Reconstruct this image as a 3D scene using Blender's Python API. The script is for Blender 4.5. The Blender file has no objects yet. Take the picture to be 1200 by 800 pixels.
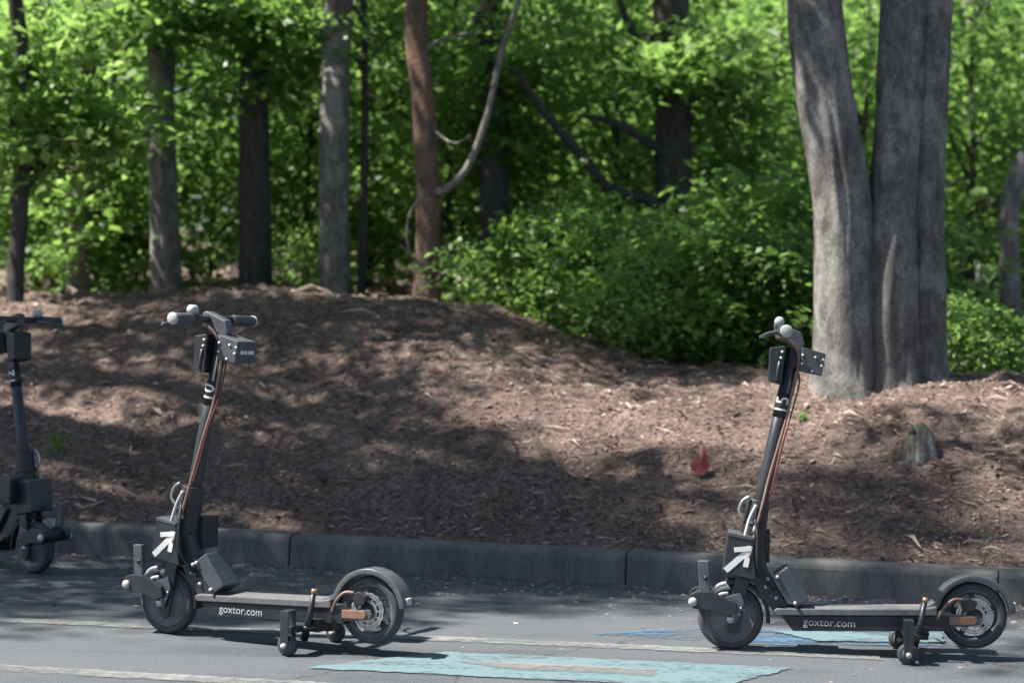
import bpy, bmesh, math, random
import numpy as np
from mathutils import Vector, Matrix

# ------------------------------------------------------------------ camera, sky, sun, exposure
scene = bpy.context.scene
col = scene.collection
CAM_H, FPX, HOR = 1.0, 2000.0, 405.6          # metres, focal length in photo pixels (1200 wide), horizon row at mid-frame
ROLL = math.radians(1.2)                      # the camera was held slightly tilted
cd = bpy.data.cameras.new('camera'); cam = bpy.data.objects.new('camera', cd); col.objects.link(cam)
cam.location = (0, 0, CAM_H)
cam.rotation_euler = (Matrix.Rotation(math.radians(90) + math.atan((HOR - 400) / FPX), 3, 'X') @ Matrix.Rotation(ROLL, 3, 'Z')).to_euler()
cd.sensor_width = 36; cd.lens = FPX / 1200 * 36; cd.clip_start = .05; cd.clip_end = 600
cd.dof.use_dof = True; cd.dof.focus_distance = 5.85; cd.dof.aperture_fstop = 2.2
scene.camera = cam

SUN_EL, SUN_AZ = math.radians(58), math.radians(-97)     # azimuth from +Y towards +X: left, a little behind the trees
sdir = Vector((math.sin(SUN_AZ) * math.cos(SUN_EL), math.cos(SUN_AZ) * math.cos(SUN_EL), math.sin(SUN_EL)))
w = bpy.data.worlds.new('World'); scene.world = w; w.use_nodes = True
nt = w.node_tree
sky = nt.nodes.new('ShaderNodeTexSky'); sky.sky_type = 'NISHITA'; sky.sun_disc = False
sky.sun_elevation = SUN_EL; sky.sun_rotation = SUN_AZ
bg = nt.nodes['Background']; bg.inputs['Strength'].default_value = .05
nt.links.new(sky.outputs[0], bg.inputs[0])
sl = bpy.data.lights.new('sun', 'SUN'); sl.energy = 5.0; sl.angle = math.radians(.55); sl.color = (1, .95, .86)
so = bpy.data.objects.new('sun', sl); col.objects.link(so)
so.rotation_euler = sdir.to_track_quat('Z', 'Y').to_euler(); so.location = (-8, 6, 15)
vs = scene.view_settings; vs.view_transform = 'Standard'; vs.look = 'None'; vs.gamma = 1; vs.exposure = 1.6
scene.render.engine = 'CYCLES'
cy = scene.cycles; cy.use_denoising = True
try: cy.denoiser = 'OPENIMAGEDENOISE'
except Exception: pass
cy.max_bounces = 8; cy.diffuse_bounces = 4; cy.transmission_bounces = 4; cy.transparent_max_bounces = 6

rng = np.random.default_rng(11); random.seed(5)

# ------------------------------------------------------------------ materials
def mat(name): 
    m = bpy.data.materials.new(name); m.use_nodes = True
    return m, m.node_tree, m.node_tree.nodes['Principled BSDF']
def node(t, typ, **kw):
    n = t.nodes.new(typ)
    for k, v in kw.items():
        if k in n.inputs: n.inputs[k].default_value = v
        else: setattr(n, k, v)
    return n
def ramp(t, stops):
    r = t.nodes.new('ShaderNodeValToRGB'); e = r.color_ramp.elements
    e[0].position, e[0].color = stops[0][0], (*stops[0][1], 1)
    e[1].position, e[1].color = stops[-1][0], (*stops[-1][1], 1)
    for p, c in stops[1:-1]:
        x = e.new(p); x.color = (*c, 1)
    return r
def coords(t, scale=(1, 1, 1)):
    tc = t.nodes.new('ShaderNodeTexCoord'); mp = t.nodes.new('ShaderNodeMapping'); mp.inputs['Scale'].default_value = scale
    t.links.new(tc.outputs['Object'], mp.inputs[0]); return mp.outputs[0]
def bump(t, h, b, strength=.5, dist=.01):
    n = t.nodes.new('ShaderNodeBump'); n.inputs['Strength'].default_value = strength; n.inputs['Distance'].default_value = dist
    t.links.new(h, n.inputs['Height']); t.links.new(n.outputs[0], b.inputs['Normal']); return n
def worn(name, c, rough=.5, metal=0, var=.25, scale=18, dirt=(.16, .14, .12), dirt_amt=.35, spec=.5):
    """paint / plastic / metal with mottling, dust and uneven gloss"""
    m, t, b = mat(name); v = coords(t)
    n = node(t, 'ShaderNodeTexNoise', Scale=scale, Detail=6.0, Roughness=.65); t.links.new(v, n.inputs['Vector'])
    r = ramp(t, [(.3, tuple(x * (1 - var) for x in c)), (.7, tuple(min(1, x * (1 + var)) for x in c))]); t.links.new(n.outputs[0], r.inputs[0])
    n2 = node(t, 'ShaderNodeTexNoise', Scale=scale * .35, Detail=8.0, Roughness=.7); t.links.new(v, n2.inputs['Vector'])
    r2 = ramp(t, [(.5, (0, 0, 0)), (.75, (dirt_amt,) * 3)]); t.links.new(n2.outputs[0], r2.inputs[0])
    mx = node(t, 'ShaderNodeMixRGB'); t.links.new(r2.outputs[0], mx.inputs[0]); t.links.new(r.outputs[0], mx.inputs[1]); mx.inputs[2].default_value = (*dirt, 1)
    t.links.new(mx.outputs[0], b.inputs['Base Color'])
    r3 = ramp(t, [(.3, (max(.05, rough - .12),) * 3), (.7, (min(1, rough + .15),) * 3)]); t.links.new(n2.outputs[0], r3.inputs[0]); t.links.new(r3.outputs[0], b.inputs['Roughness'])
    b.inputs['Metallic'].default_value = metal; b.inputs['Specular IOR Level'].default_value = spec
    return m
M = {}
M['black'] = worn('black_plastic', (.012, .013, .016), .5, dirt=(.06, .06, .06))
M['dark'] = worn('dark_grey_paint', (.026, .029, .036), .42, .1, dirt=(.09, .085, .08))
M['deckside'] = worn('deck_side_paint', (.014, .018, .024), .4, .1, dirt=(.07, .07, .07))
M['grey'] = worn('grey_paint', (.085, .093, .105), .42, .25)
M['battery'] = worn('blue_grey_case', (.045, .052, .062), .5, dirt=(.12, .12, .12))
M['silver'] = worn('brushed_metal', (.38, .39, .4), .38, .8)
M['deck_top'] = worn('deck_grip', (.09, .094, .1), .8, scale=60)
M['tyre'] = worn('tyre_rubber', (.04, .042, .046), .75, scale=30, dirt=(.12, .115, .11), dirt_amt=.6)
M['rim'] = worn('wheel_disc', (.1, .105, .115), .5, .2, dirt=(.16, .15, .14), dirt_amt=.6)
M['white'] = worn('white_tape', (.66, .67, .66), .6, var=.08, dirt=(.35, .33, .3))
M['pale'] = worn('pale_rubber', (.36, .37, .37), .55, var=.1)
M['copper'] = worn('brown_cable', (.19, .115, .085), .5, var=.2)
M['reflect'] = worn('amber_reflector', (.2, .115, .08), .35, var=.15)
M['brass'] = worn('brass', (.5, .27, .12), .4, .6)
M['redwire'] = worn('red_wire', (.11, .015, .012), .5)
M['redscrap'] = worn('red_plastic', (.13, .008, .012), .55, var=.2)

def leaf_mat(name, dark, mid, light, trans=.45):
    m, t, b = mat(name)
    a = node(t, 'ShaderNodeAttribute', attribute_name='var')
    oi = node(t, 'ShaderNodeObjectInfo')
    ad = node(t, 'ShaderNodeMath', operation='MULTIPLY_ADD'); t.links.new(oi.outputs['Random'], ad.inputs[0]); ad.inputs[1].default_value = .3
    t.links.new(a.outputs['Fac'], ad.inputs[2])
    r = ramp(t, [(.1, dark), (.6, mid), (1.15 / 1.3, light)]); t.links.new(ad.outputs[0], r.inputs[0])
    t.links.new(r.outputs[0], b.inputs['Base Color']); b.inputs['Roughness'].default_value = .42; b.inputs['Specular IOR Level'].default_value = .35
    tr = node(t, 'ShaderNodeBsdfTranslucent')
    hs = node(t, 'ShaderNodeHueSaturation', Hue=.487, Saturation=1.0, Value=2.6); t.links.new(r.outputs[0], hs.inputs['Color']); t.links.new(hs.outputs[0], tr.inputs[0])
    mx = node(t, 'ShaderNodeMixShader'); mx.inputs[0].default_value = trans
    t.links.new(b.outputs[0], mx.inputs[1]); t.links.new(tr.outputs[0], mx.inputs[2])
    t.links.new(mx.outputs[0], t.nodes['Material Output'].inputs[0]); return m
M['leaf'] = leaf_mat('broad_leaf', (.048, .1, .022), (.085, .17, .04), (.13, .23, .062))
M['leaf2'] = leaf_mat('pale_leaf', (.06, .115, .026), (.1, .19, .045), (.15, .25, .075), .5)

def bark_mat(name, c0, c1, c2, zs=.38, patch=(.4, .39, .37), patch_amt=.7, bstr=.9):
    m, t, b = mat(name); v = coords(t, (1, 1, zs))
    n = node(t, 'ShaderNodeTexNoise', Scale=26.0, Detail=9.0, Roughness=.75, Distortion=.3); t.links.new(v, n.inputs['Vector'])
    r = ramp(t, [(.3, c0), (.52, c1), (.75, c2)]); t.links.new(n.outputs[0], r.inputs[0])
    v2 = coords(t, (1, 1, .6)); n2 = node(t, 'ShaderNodeTexNoise', Scale=6.0, Detail=7.0, Roughness=.7); t.links.new(v2, n2.inputs['Vector'])
    r2 = ramp(t, [(.47, (0, 0, 0)), (.6, (patch_amt,) * 3)]); t.links.new(n2.outputs[0], r2.inputs[0])
    mx = node(t, 'ShaderNodeMixRGB'); t.links.new(r2.outputs[0], mx.inputs[0]); t.links.new(r.outputs[0], mx.inputs[1]); mx.inputs[2].default_value = (*patch, 1)
    n4 = node(t, 'ShaderNodeTexNoise', Scale=95.0, Detail=6.0, Roughness=.8); t.links.new(coords(t, (1, 1, .5)), n4.inputs['Vector'])
    r4 = ramp(t, [(.36, (.5, .5, .5)), (.6, (1.1, 1.1, 1.1))]); t.links.new(n4.outputs[0], r4.inputs[0])
    m4 = node(t, 'ShaderNodeMixRGB', blend_type='MULTIPLY'); m4.inputs[0].default_value = 1; t.links.new(mx.outputs[0], m4.inputs[1]); t.links.new(r4.outputs[0], m4.inputs[2])
    t.links.new(m4.outputs[0], b.inputs['Base Color']); b.inputs['Roughness'].default_value = .9; b.inputs['Specular IOR Level'].default_value = .2
    hh = node(t, 'ShaderNodeMath', operation='MULTIPLY_ADD'); t.links.new(n4.outputs[0], hh.inputs[0]); hh.inputs[1].default_value = .5; t.links.new(n.outputs[0], hh.inputs[2])
    bump(t, hh.outputs[0], b, bstr, .025); return m
M['bark'] = bark_mat('grey_bark', (.07, .064, .06), (.18, .168, .16), (.33, .32, .3))
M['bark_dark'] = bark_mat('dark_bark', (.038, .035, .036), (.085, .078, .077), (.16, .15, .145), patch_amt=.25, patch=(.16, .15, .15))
M['bark_pine'] = bark_mat('pine_bark', (.07, .05, .042), (.17, .12, .1), (.3, .25, .22), zs=.6, patch=(.3, .16, .11), patch_amt=.75)
M['bark_pale'] = bark_mat('pale_dead_wood', (.13, .12, .11), (.24, .22, .2), (.36, .34, .31))
M['bark_far'] = bark_mat('lichen_bark', (.1, .09, .095), (.19, .17, .17), (.32, .3, .29))

def ground_mat():
    m, t, b = mat('leaf_litter_soil'); v = coords(t)
    n = node(t, 'ShaderNodeTexNoise', Scale=38.0, Detail=9.0, Roughness=.75); t.links.new(v, n.inputs['Vector'])
    r = ramp(t, [(.28, (.05, .038, .033)), (.48, (.18, .132, .114)), (.62, (.31, .24, .21)), (.8, (.43, .36, .32))]); t.links.new(n.outputs[0], r.inputs[0])
    n2 = node(t, 'ShaderNodeTexNoise', Scale=1.9, Detail=5.0, Roughness=.6); t.links.new(v, n2.inputs['Vector'])
    r2 = ramp(t, [(.35, (.62, .6, .6)), (.68, (1.0, 1.0, 1.0))]); t.links.new(n2.outputs[0], r2.inputs[0])
    mx = node(t, 'ShaderNodeMixRGB', blend_type='MULTIPLY'); mx.inputs[0].default_value = 1
    t.links.new(r.outputs[0], mx.inputs[1]); t.links.new(r2.outputs[0], mx.inputs[2]); t.links.new(mx.outputs[0], b.inputs['Base Color'])
    b.inputs['Roughness'].default_value = .95; b.inputs['Specular IOR Level'].default_value = .15
    n3 = node(t, 'ShaderNodeTexNoise', Scale=70.0, Detail=6.0, Roughness=.8); t.links.new(v, n3.inputs['Vector'])
    bump(t, n3.outputs[0], b, .9, .02); return m
M['ground'] = ground_mat()
def litter_mat():
    m, t, b = mat('litter_bits'); a = node(t, 'ShaderNodeAttribute', attribute_name='var')
    r = ramp(t, [(0, (.055, .042, .037)), (.35, (.19, .135, .114)), (.7, (.33, .25, .218)), (.93, (.43, .36, .32)), (1, (.42, .4, .38))])
    t.links.new(a.outputs['Fac'], r.inputs[0]); t.links.new(r.outputs[0], b.inputs['Base Color']); b.inputs['Roughness'].default_value = .85; b.inputs['Specular IOR Level'].default_value = .2
    return m
M['litter'] = litter_mat()
def asphalt_mat():
    m, t, b = mat('asphalt'); v = coords(t)
    n = node(t, 'ShaderNodeTexNoise', Scale=140.0, Detail=4.0, Roughness=.7); t.links.new(v, n.inputs['Vector'])
    r = ramp(t, [(.3, (.05, .056, .064)), (.55, (.088, .097, .11)), (.75, (.17, .182, .2))]); t.links.new(n.outputs[0], r.inputs[0])
    v2 = coords(t, (.6, 2.2, 1)); n2 = node(t, 'ShaderNodeTexNoise', Scale=1.6, Detail=6.0, Roughness=.65); t.links.new(v2, n2.inputs['Vector'])
    r2 = ramp(t, [(.3, (.62, .62, .62)), (.48, (.92, .92, .92)), (.7, (1.0, 1.0, 1.0))]); t.links.new(n2.outputs[0], r2.inputs[0])
    mx = node(t, 'ShaderNodeMixRGB', blend_type='MULTIPLY'); mx.inputs[0].default_value = 1
    vo = node(t, 'ShaderNodeTexVoronoi', feature='DISTANCE_TO_EDGE', Scale=.55); wv = node(t, 'ShaderNodeTexNoise', Scale=5.0, Detail=5.0)
    t.links.new(v, wv.inputs['Vector']); ws = node(t, 'ShaderNodeVectorMath', operation='MULTIPLY_ADD'); t.links.new(wv.outputs['Color'], ws.inputs[0]); ws.inputs[1].default_value = (.45, .45, .45); t.links.new(v, ws.inputs[2]); t.links.new(ws.outputs[0], vo.inputs['Vector'])
    cr = ramp(t, [(0, (.35, .35, .35)), (.006, (1.0, 1.0, 1.0))]); t.links.new(vo.outputs['Distance'], cr.inputs[0])
    mc = node(t, 'ShaderNodeMixRGB', blend_type='MULTIPLY'); mc.inputs[0].default_value = .8
    t.links.new(r.outputs[0], mx.inputs[1]); t.links.new(r2.outputs[0], mx.inputs[2]); t.links.new(mx.outputs[0], mc.inputs[1]); t.links.new(cr.outputs[0], mc.inputs[2]); t.links.new(mc.outputs[0], b.inputs['Base Color'])
    b.inputs['Roughness'].default_value = .75; b.inputs['Specular IOR Level'].default_value = .3
    bump(t, n.outputs[0], b, .5, .006); return m
M['asphalt'] = asphalt_mat()
def paint_mat(name, c, lo=.4, hi=.62, least=.1, most=1.0):
    m, t, b = mat(name); v = coords(t)
    n = node(t, 'ShaderNodeTexNoise', Scale=26.0, Detail=9.0, Roughness=.75); t.links.new(v, n.inputs['Vector'])
    v2 = coords(t, (.8, 2.4, 1)); n2 = node(t, 'ShaderNodeTexNoise', Scale=3.0, Detail=6.0, Roughness=.6); t.links.new(v2, n2.inputs['Vector'])
    s = node(t, 'ShaderNodeMath', operation='MULTIPLY_ADD'); t.links.new(n2.outputs[0], s.inputs[0]); s.inputs[1].default_value = .5
    h = node(t, 'ShaderNodeMath', operation='MULTIPLY'); t.links.new(n.outputs[0], h.inputs[0]); h.inputs[1].default_value = .5; t.links.new(h.outputs[0], s.inputs[2])
    r = ramp(t, [(lo, tuple(x * .8 for x in c)), (hi, c)]); t.links.new(s.outputs[0], r.inputs[0]); t.links.new(r.outputs[0], b.inputs['Base Color'])
    al = ramp(t, [(lo, (least,) * 3), (hi, (most,) * 3)]); t.links.new(s.outputs[0], al.inputs[0]); t.links.new(al.outputs[0], b.inputs['Alpha'])
    b.inputs['Roughness'].default_value = .7; return m
M['line'] = paint_mat('worn_white_paint', (.24, .24, .24), lo=.38, hi=.64, least=.05, most=.9)
M['blue'] = paint_mat('worn_blue_paint', (.1, .155, .175), lo=.34, hi=.5, least=.25, most=.97)
M['shaded_blue'] = paint_mat('worn_shaded_blue_paint', (.055, .12, .2), lo=.42, hi=.58, least=0.0, most=.9)  # same worn blue paint, darkened to carry the shade lying on it
M['tan'] = paint_mat('worn_tan_paint', (.2, .165, .155), lo=.42, hi=.6, least=0.0, most=.75)
def concrete_mat():
    m, t, b = mat('kerb_concrete'); v = coords(t)
    n = node(t, 'ShaderNodeTexNoise', Scale=60.0, Detail=8.0, Roughness=.7); t.links.new(v, n.inputs['Vector'])
    n2 = node(t, 'ShaderNodeTexNoise', Scale=5.0, Detail=7.0, Roughness=.7); t.links.new(coords(t, (1, 1, .35)), n2.inputs['Vector'])
    r = ramp(t, [(.3, (.06, .062, .063)), (.5, (.12, .122, .12)), (.72, (.2, .198, .19))]); t.links.new(n2.outputs[0], r.inputs[0])
    r2 = ramp(t, [(.3, (.7, .7, .7)), (.7, (1.0, 1.0, 1.0))]); t.links.new(n.outputs[0], r2.inputs[0])
    mx = node(t, 'ShaderNodeMixRGB', blend_type='MULTIPLY'); mx.inputs[0].default_value = 1
    t.links.new(r.outputs[0], mx.inputs[1]); t.links.new(r2.outputs[0], mx.inputs[2]); t.links.new(mx.outputs[0], b.inputs['Base Color'])
    b.inputs['Roughness'].default_value = .9; bump(t, n.outputs[0], b, .5, .004); return m
M['concrete'] = concrete_mat()
M['stone'] = bark_mat('weathered_stump_wood', (.05, .048, .044), (.1, .098, .09), (.17, .165, .155), zs=.3)
M['fence'] = worn('dark_fence_paint', (.02, .022, .022), .6)

# ------------------------------------------------------------------ mesh helpers
def tag(o, label=None, cat=None, group=None, kind=None):
    for k, v in (('label', label), ('category', cat), ('group', group), ('kind', kind)):
        if v: o[k] = v
    return o
def link(name, me, parent=None, m=None):
    o = bpy.data.objects.new(name, me); col.objects.link(o); o.parent = parent
    if m is not None and not me.materials: me.materials.append(M[m] if isinstance(m, str) else m)
    return o
def empty(name, loc=(0, 0, 0), rz=0):
    o = bpy.data.objects.new(name, None); col.objects.link(o); o.location = loc; o.rotation_euler.z = rz; o.empty_display_size = .1
    return o
class MB:
    def __init__(s): s.v = []; s.f = []; s.smooth = []
    def add(s, vs, fs, smooth=False):
        k = len(s.v); s.v += [tuple(v) for v in vs]; s.f += [tuple(i + k for i in f) for f in fs]; s.smooth += [smooth] * len(fs)
        return s
    def box(s, c, size, R=None):
        h = [x / 2 for x in size]; vs = []
        for sx in (-1, 1):
            for sy in (-1, 1):
                for sz in (-1, 1):
                    p = Vector((sx * h[0], sy * h[1], sz * h[2]))
                    if R is not None: p = R @ p
                    vs.append(p + Vector(c))
        return s.add(vs, [(0, 1, 3, 2), (4, 6, 7, 5), (0, 4, 5, 1), (2, 3, 7, 6), (0, 2, 6, 4), (1, 5, 7, 3)])
    def plate(s, pts, y0, y1):
        """polygon in the x-z plane, extruded along y"""
        n = len(pts); vs = [(x, y0, z) for x, z in pts] + [(x, y1, z) for x, z in pts]
        fs = [tuple(range(n - 1, -1, -1)), tuple(range(n, 2 * n))] + [(i, (i + 1) % n, n + (i + 1) % n, n + i) for i in range(n)]
        return s.add(vs, fs)
    def band(s, outer, inner, y0, y1):
        n = len(outer); vs = []
        for (a, b) in zip(outer, inner):
            vs += [(a[0], y0, a[1]), (a[0], y1, a[1]), (b[0], y1, b[1]), (b[0], y0, b[1])]
        fs = []
        for i in range(n - 1):
            k = 4 * i
            for j in range(4): fs.append((k + j, k + (j + 1) % 4, k + 4 + (j + 1) % 4, k + 4 + j))
        fs += [(3, 2, 1, 0), tuple(4 * (n - 1) + j for j in range(4))]
        return s.add(vs, fs, True)
    def tube(s, path, r, seg=10, cap=True):
        P = [Vector(p) for p in path]; n = len(P)
        rs = r if isinstance(r, (list, tuple)) else [r] * n
        d = (P[1] - P[0]).normalized(); u = d.orthogonal().normalized(); vs = []
        for i in range(n):
            t = (P[min(i + 1, n - 1)] - P[max(i - 1, 0)]).normalized()
            u = (u - t * u.dot(t)).normalized(); v = t.cross(u)
            for k in range(seg):
                a = 2 * math.pi * k / seg; vs.append(P[i] + (u * math.cos(a) + v * math.sin(a)) * rs[i])
        fs = [(i * seg + k, i * seg + (k + 1) % seg, (i + 1) * seg + (k + 1) % seg, (i + 1) * seg + k) for i in range(n - 1) for k in range(seg)]
        s.add(vs, fs, True)
        if cap:
            k = len(s.v) - n * seg
            s.f += [tuple(k + j for j in range(seg - 1, -1, -1)), tuple(k + (n - 1) * seg + j for j in range(seg))]; s.smooth += [False] * 2
        return s
    def lathe(s, prof, c, seg=40):
        """profile of (radius, y) turned about the local y axis through c"""
        n = len(prof); vs = []
        for k in range(seg):
            a = 2 * math.pi * k / seg
            for r, y in prof: vs.append((c[0] + r * math.cos(a), c[1] + y, c[2] + r * math.sin(a)))
        fs = [(k * n + i, k * n + i + 1, ((k + 1) % seg) * n + i + 1, ((k + 1) % seg) * n + i) for k in range(seg) for i in range(n - 1)]
        return s.add(vs, fs, True)
    def build(s, name, m, parent=None, bevel=0):
        me = bpy.data.meshes.new(name); me.from_pydata(s.v, [], s.f)
        bm = bmesh.new(); bm.from_mesh(me); bmesh.ops.recalc_face_normals(bm, faces=bm.faces); bm.to_mesh(me); bm.free()
        me.polygons.foreach_set('use_smooth', s.smooth)
        o = link(name, me, parent, m)
        if bevel:
            b = o.modifiers.new('bevel', 'BEVEL'); b.width = bevel; b.segments = 2; b.limit_method = 'ANGLE'; b.angle_limit = math.radians(40)
        return o
def smooth_path(pts, n=8):
    P = [Vector(p) for p in pts]; out = []
    for i in range(len(P) - 1):
        a, b, c, d = P[max(i - 1, 0)], P[i], P[i + 1], P[min(i + 2, len(P) - 1)]
        for k in range(n):
            t = k / n; out.append(.5 * ((2 * b) + (c - a) * t + (2 * a - 5 * b + 4 * c - d) * t * t + (3 * b - a - 3 * c + d) * t ** 3))
    out.append(P[-1]); return out
def np_mesh(name, V, F, var=None, smooth=False):
    """quads (n,4) from numpy arrays"""
    me = bpy.data.meshes.new(name); me.vertices.add(len(V)); me.vertices.foreach_set('co', np.ascontiguousarray(V, np.float32).ravel())
    k = F.shape[1]; me.loops.add(F.size); me.loops.foreach_set('vertex_index', np.ascontiguousarray(F, np.int32).ravel())
    me.polygons.add(len(F)); me.polygons.foreach_set('loop_start', np.arange(0, F.size, k, dtype=np.int32))
    if smooth: me.polygons.foreach_set('use_smooth', np.ones(len(F), bool))
    if var is not None:
        a = me.attributes.new('var', 'FLOAT', 'FACE'); a.data.foreach_set('value', np.ascontiguousarray(var, np.float32))
    me.update(calc_edges=True); return me

def vnoise(x, y, seed=0):
    """smooth 2-d value noise on arrays, -1..1"""
    xi = np.floor(x).astype(np.int64); yi = np.floor(y).astype(np.int64); fx = x - xi; fy = y - yi
    fx = fx * fx * (3 - 2 * fx); fy = fy * fy * (3 - 2 * fy)
    def h(a, b):
        n = (a * 374761393 + b * 668265263 + seed * 974711) & 0x7fffffff
        n = ((n ^ (n >> 13)) * 1274126177) & 0x7fffffff
        return ((n ^ (n >> 16)) & 0xffff) / 32767.5 - 1
    return (h(xi, yi) * (1 - fx) + h(xi + 1, yi) * fx) * (1 - fy) + (h(xi, yi + 1) * (1 - fx) + h(xi + 1, yi + 1) * fx) * fy
def fbm(x, y, o=4, seed=0):
    s = 0; a = 1
    for i in range(o): s = s + a * vnoise(x * 2 ** i, y * 2 ** i, seed + i); a *= .5
    return s

# ------------------------------------------------------------------ the lie of the land
def unroll(x, y):
    u, v = x - 600, 400 - y
    return u * math.cos(ROLL) - v * math.sin(ROLL), u * math.sin(ROLL) + v * math.cos(ROLL) + HOR - 400
def px(x, y, D): wr, up = unroll(x, y); return Vector((wr / FPX * D, D, CAM_H + up / FPX * D))
KA = math.radians(14.1)                                   # the kerb runs nearer towards +X
KY0 = 7.36
def kerb_y(X): return KY0 - math.tan(KA) * X            # foot of the kerb face
KU = Vector((math.cos(KA), -math.sin(KA), 0)); KN = Vector((math.sin(KA), math.cos(KA), 0)); K0 = Vector((0, KY0, 0))
KH, KW = .14, .15
CREST = [px(*p) for p in ((-120, 352, 11.2), (0, 347, 11.0), (120, 343, 10.9), (250, 336, 10.8), (400, 342, 10.6), (500, 350, 10.45), (580, 362, 10.3), (650, 386, 10.1), (800, 420, 9.7), (1000, 437, 9.3), (1200, 440, 9.1))]
CX = np.array([-60, -8] + [p.x for p in CREST] + [8, 60]); CZ = np.array([1.2, 1.25] + [p.z for p in CREST] + [.75, .8])
def ground_z(X, Y, rough=True):
    X = np.asarray(X, float); Y = np.asarray(Y, float)
    d = (Y - (KY0 - math.tan(KA) * X)) * math.cos(KA) - KW
    hc = np.interp(X, CX, CZ)
    bw = np.interp(X, [-2, .5, 2.2], [3.05, 2.7, 2.2])
    t = np.clip(d / bw, 0, 1)
    z = KH - .012 + (hc - KH) * np.sin(t * math.pi / 2) ** 1.12
    over = np.clip(d - bw, 0, None)
    side = np.clip((1.6 - X) / 5, 0, 1)                   # the ground goes on rising on the left, stays low on the right
    z = z - .1 * np.clip(over, 0, 1) * np.clip(2 - over, 0, 1) + side * .085 * np.clip(over - 1, 0, 18) + .02 * np.clip(over - 1, 0, 60)
    if rough:
        k = np.clip(d / .25, 0, 1)
        z = z + k * (.035 * fbm(X * 1.3, Y * 1.3, 3, 3) + .022 * fbm(X * 6, Y * 6, 3, 9) + .007 * fbm(X * 26, Y * 26, 2, 21))
    return z
def gz(x, y): return float(ground_z(x, y))

def spaced(a, b, fine0, fine1, step, grow=1.25):
    c = list(np.arange(fine0, fine1 + 1e-6, step)); s = step; x = fine1
    while x < b: s = min(s * grow, 4); x += s; c.append(x)
    s = step; x = fine0
    while x > a: s = min(s * grow, 4); x -= s; c.insert(0, x)
    return np.array(c)
us = spaced(-60, 60, -5.2, 4.2, .028); ds = spaced(0, 140, 0, 4.2, .028)
U, Dd = np.meshgrid(us, ds, indexing='ij')
GX = U * KU.x + (Dd + KW) * KN.x + K0.x; GY = U * KU.y + (Dd + KW) * KN.y + K0.y
GZ = ground_z(GX, GY)
V = np.stack([GX, GY, GZ], -1).reshape(-1, 3); nu, nd = U.shape
I = np.arange(nu * nd).reshape(nu, nd)
F = np.stack([I[:-1, :-1], I[1:, :-1], I[1:, 1:], I[:-1, 1:]], -1).reshape(-1, 4)
bank = link('earth_bank', np_mesh('earth_bank', V, F, smooth=True), None, 'ground'); tag(bank, 'brown earth bank covered in dead leaves and needles', 'ground', kind='structure')

road = MB(); a = K0 - KU * 80 - KN * 90; b = K0 + KU * 80 - KN * 90; c = K0 + KU * 80 + KN * .05; d = K0 - KU * 80 + KN * .05
road.add([a, b, c, d], [(0, 1, 2, 3)]); ro = road.build('road', 'asphalt'); tag(ro, 'grey asphalt road with worn painted lines', 'road', kind='structure')

kerb = empty('kerb', K0 - KU * 0, 0); tag(kerb, 'low concrete kerb between road and bank', 'kerb', kind='structure')
SL = 1.52
kerb_me = None
for i in range(-9, 9):
    if kerb_me is None:
        k = MB(); R = Matrix.Rotation(-KA, 3, 'Z')
        prof = [(0, -.05), (.004, KH - .03), (.01, KH - .012), (.024, KH - .002), (.05, KH), (KW + .01, KH - .002), (KW + .01, -.05)]
        n = len(prof); vs = []
        for u in (0, SL - .005): vs += [KU * u + KN * p + Vector((0, 0, z)) for p, z in prof]
        k.add(vs, [tuple(range(n)), tuple(range(2 * n - 1, n - 1, -1))] + [(j, (j + 1) % n, n + (j + 1) % n, n + j) for j in range(n)])
        ks = k.build('kerb_stone', 'concrete', kerb, .006); kerb_me = ks.data
    else:
        ks = link('kerb_stone', kerb_me, kerb); bv = ks.modifiers.new('bevel', 'BEVEL'); bv.width = .006; bv.segments = 2
    ks.location = KU * (i * SL + .52) + Vector((0, 0, -.002 + .003 * math.sin(i * 2.3)))

def on_road(x, y): wr, up = unroll(x, y); D = FPX * CAM_H / -up; return (wr / FPX * D, D)
def sheet(name, pts, z, m, label, parent=None):
    """painted marking with uneven edges"""
    out = []
    n = len(pts)
    for i in range(n):
        a, b = Vector(pts[i]), Vector(pts[(i + 1) % n]); L = (b - a).length; kk = max(2, int(L / .022)); nn = Vector((-(b - a).y, (b - a).x)).normalized()
        for j in range(kk):
            p = a.lerp(b, j / kk) + nn * random.uniform(-.009, .009); out.append((p.x, p.y, z))
    me = MB().add(out, [tuple(range(len(out)))])
    o = me.build(name, m, parent)
    if not parent: tag(o, label, 'marking', kind='structure')
    return o
def line_marking(p0, p1, w, label):
    a, b = Vector(on_road(*p0)), Vector(on_road(*p1)); n = Vector((-(b - a).y, (b - a).x)).normalized() * w / 2
    return sheet('road_line', [a - n, b - n, b + n, a + n], .004, 'line', label)
line_marking((-160, 719.5), (1030, 770.8), .085, 'faint white line running under the scooters')
line_marking((-160, 774), (420, 806), .085, 'faint white line on the near side of the road')
sheet('blue_marking', [on_road(520, 764), on_road(930, 783), on_road(838, 806), on_road(355, 783)], .004, 'blue', 'pale blue painted panel with a tan stripe')
sheet('tan_stripe', [on_road(520, 774.5), on_road(770, 785.5), on_road(765, 793), on_road(600, 785.5)], .008, 'tan', 'worn tan stripe inside the pale blue panel')
sheet('blue_marking', [on_road(690, 743), on_road(800, 736), on_road(1108, 741), on_road(1112, 757), on_road(900, 756)], .004, 'shaded_blue', 'blue painted panel under a scooter, its shade put into the colour')  # shade on this panel is put into its darker blue
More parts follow.
